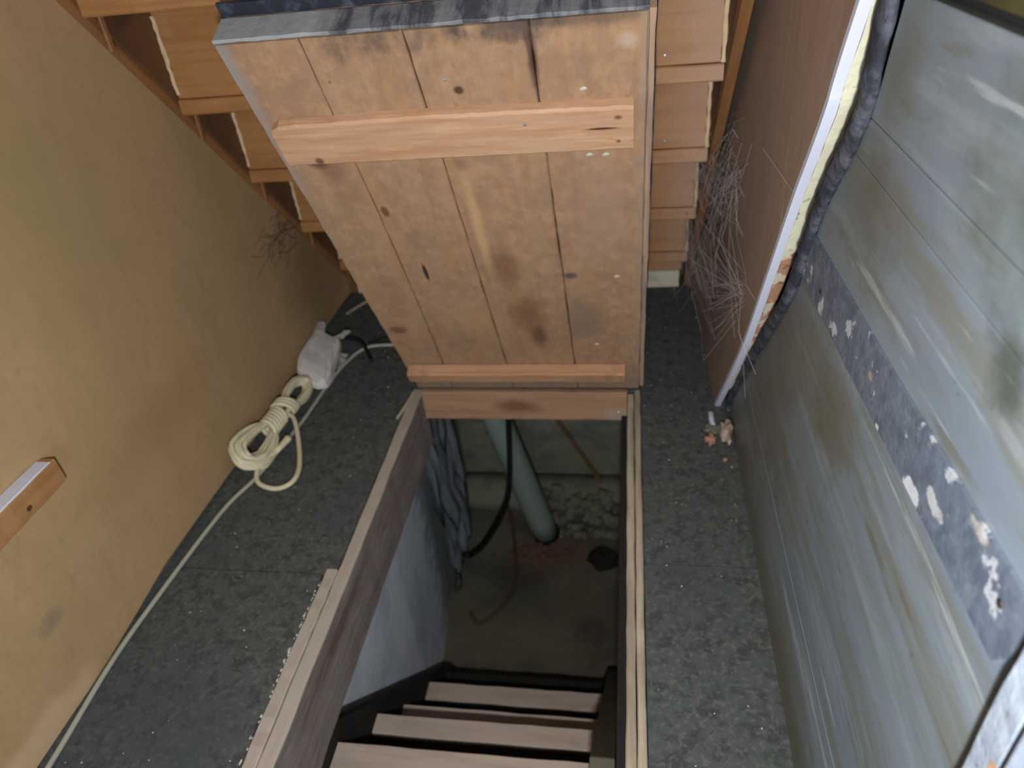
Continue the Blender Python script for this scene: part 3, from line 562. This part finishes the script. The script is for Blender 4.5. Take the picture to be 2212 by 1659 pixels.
# white packet
pk = thing('white_packet', (-1.36, 2.5, 0), 'white crumpled packet between the cord hank and the black cord', 'packet')
b = BM(); ctr = [(-1.337, 2.345), (-1.343, 2.39), (-1.352, 2.45), (-1.362, 2.52), (-1.370, 2.60), (-1.376, 2.66), (-1.382, 2.705)]
wd_ = [.040, .072, .082, .080, .076, .072, .066]; hh = [.030, .055, .066, .068, .064, .060, .058]; rings = []
for i, ((x, y), ww, h) in enumerate(zip(ctr, wd_, hh)):
    ring = []
    for k in range(14):
        a = 2*math.pi*k/14; ca, sa = math.cos(a), math.sin(a)
        X = math.copysign(abs(ca)**.28, ca)*ww; Z = math.copysign(abs(sa)**.4, sa)*h*.5
        nz_ = .009*noise.noise(Vector((i*1.3, k*.9, 0)))
        ring.append((x+X+nz_, y-X*.35+nz_, max(.003, .045+Z+X*-.25+nz_)))
    rings.append(ring)
loft(b, rings); obj('packet_body', b, M['packet'], pk)
for (x, y, z), (dx, dy, dz), ww in (((-1.43, 2.715, .07), (.0, .07, .02), .035), ((-1.335, 2.69, .055), (.05, .035, .02), .028), ((-1.275, 2.60, .03), (.02, -.12, -.005), .02)):
    b = BM(); n = 6; vs = []
    for i in range(n+1):
        t = i/n; row = []
        for k in range(4):
            s = k/3-.5; row.append(b.verts.new((x+dx*t+s*ww*2*(1-.5*t)+.006*noise.noise(Vector((i, k, x*9))), y+dy*t-s*ww*.6, z+dz*t+.010*noise.noise(Vector((i*1.3, k*1.7, 5))))))
        vs.append(row)
    for i in range(n):
        for k in range(3): b.faces.new((vs[i][k], vs[i+1][k], vs[i+1][k+1], vs[i][k+1]))
    bmesh.ops.solidify(b, geom=list(b.faces), thickness=.002); obj('torn_flap', b, M['packet'], pk)

# debris at the foot of the partition
for (x, y, rx, ry, rz, m, sd, lb, c_) in ((.288, 2.045, .018, .025, .018, 'brick', 1, 'terracotta brick fragment nearest the hatch at the foot of the hardboard', 'brick fragment'),
        (.345, 2.08, .020, .062, .030, 'plaster', 2, 'pale broken plaster lump against the foot of the grey wall', 'plaster lump'),
        (.300, 2.115, .030, .028, .010, 'stone', 4, 'dark dusty clod between the brick fragment and the plaster lump', 'clod'),
        (.328, 1.947, .007, .009, .006, 'brick', 5, 'tiny orange brick chip lying alone by the grey wall foot', 'brick chip')):
    b = BM(); lump(b, (x, y, rz*.8), (rx, ry, rz), 2, .45, 2.2, sd); obj(c_.replace(' ', '_'), b, M[m], loc=(x, y, 0), label=lb, cat=c_)
b = BM(); tube(b, [(.303, 2.205, .006), (.302, 2.17, .010), (.304, 2.13, .008)], .010, 8); obj('plastic_stub', b, M['white'], loc=(.303, 2.165, 0), label='short white stub on the floor just below the white trim end', cat='stub')
b = BM(); rf = random.Random(21)
for k in range(110):
    if rf.random() < .55: x, y = rf.uniform(.06, .36), rf.uniform(.6, 3.1)
    else: x, y = rf.uniform(-1.43, -.95), rf.uniform(.6, 2.9)
    s = rf.uniform(.0012, .0036)*(1.2 if rf.random() < .1 else .8); lump(b, (x, y, s*.3), (s, s*rf.uniform(.7, 1.3), s*.4), 1, .4, 2, k)
tag(obj('floor_debris', b, M['flake'], loc=(0, 1.5, 0)), 'pale crumbs and flakes scattered over the lino on both sides of the hatch', 'debris', kind='stuff')
b = BM()
for k in range(60):
    y = .6+.75*rf.random(); s = rf.uniform(.0015, .0042); lump(b, (-.938+rf.uniform(-.004, .003), y, .002), (s*.8, s*1.6, s*.5), 1, .4, 2, k)
tag(obj('paint_crumbs', b, M['flake'], loc=(-.94, 1.0, 0)), 'pale crumbs along the cut lino edge left of the hatch frame', 'debris', kind='stuff')
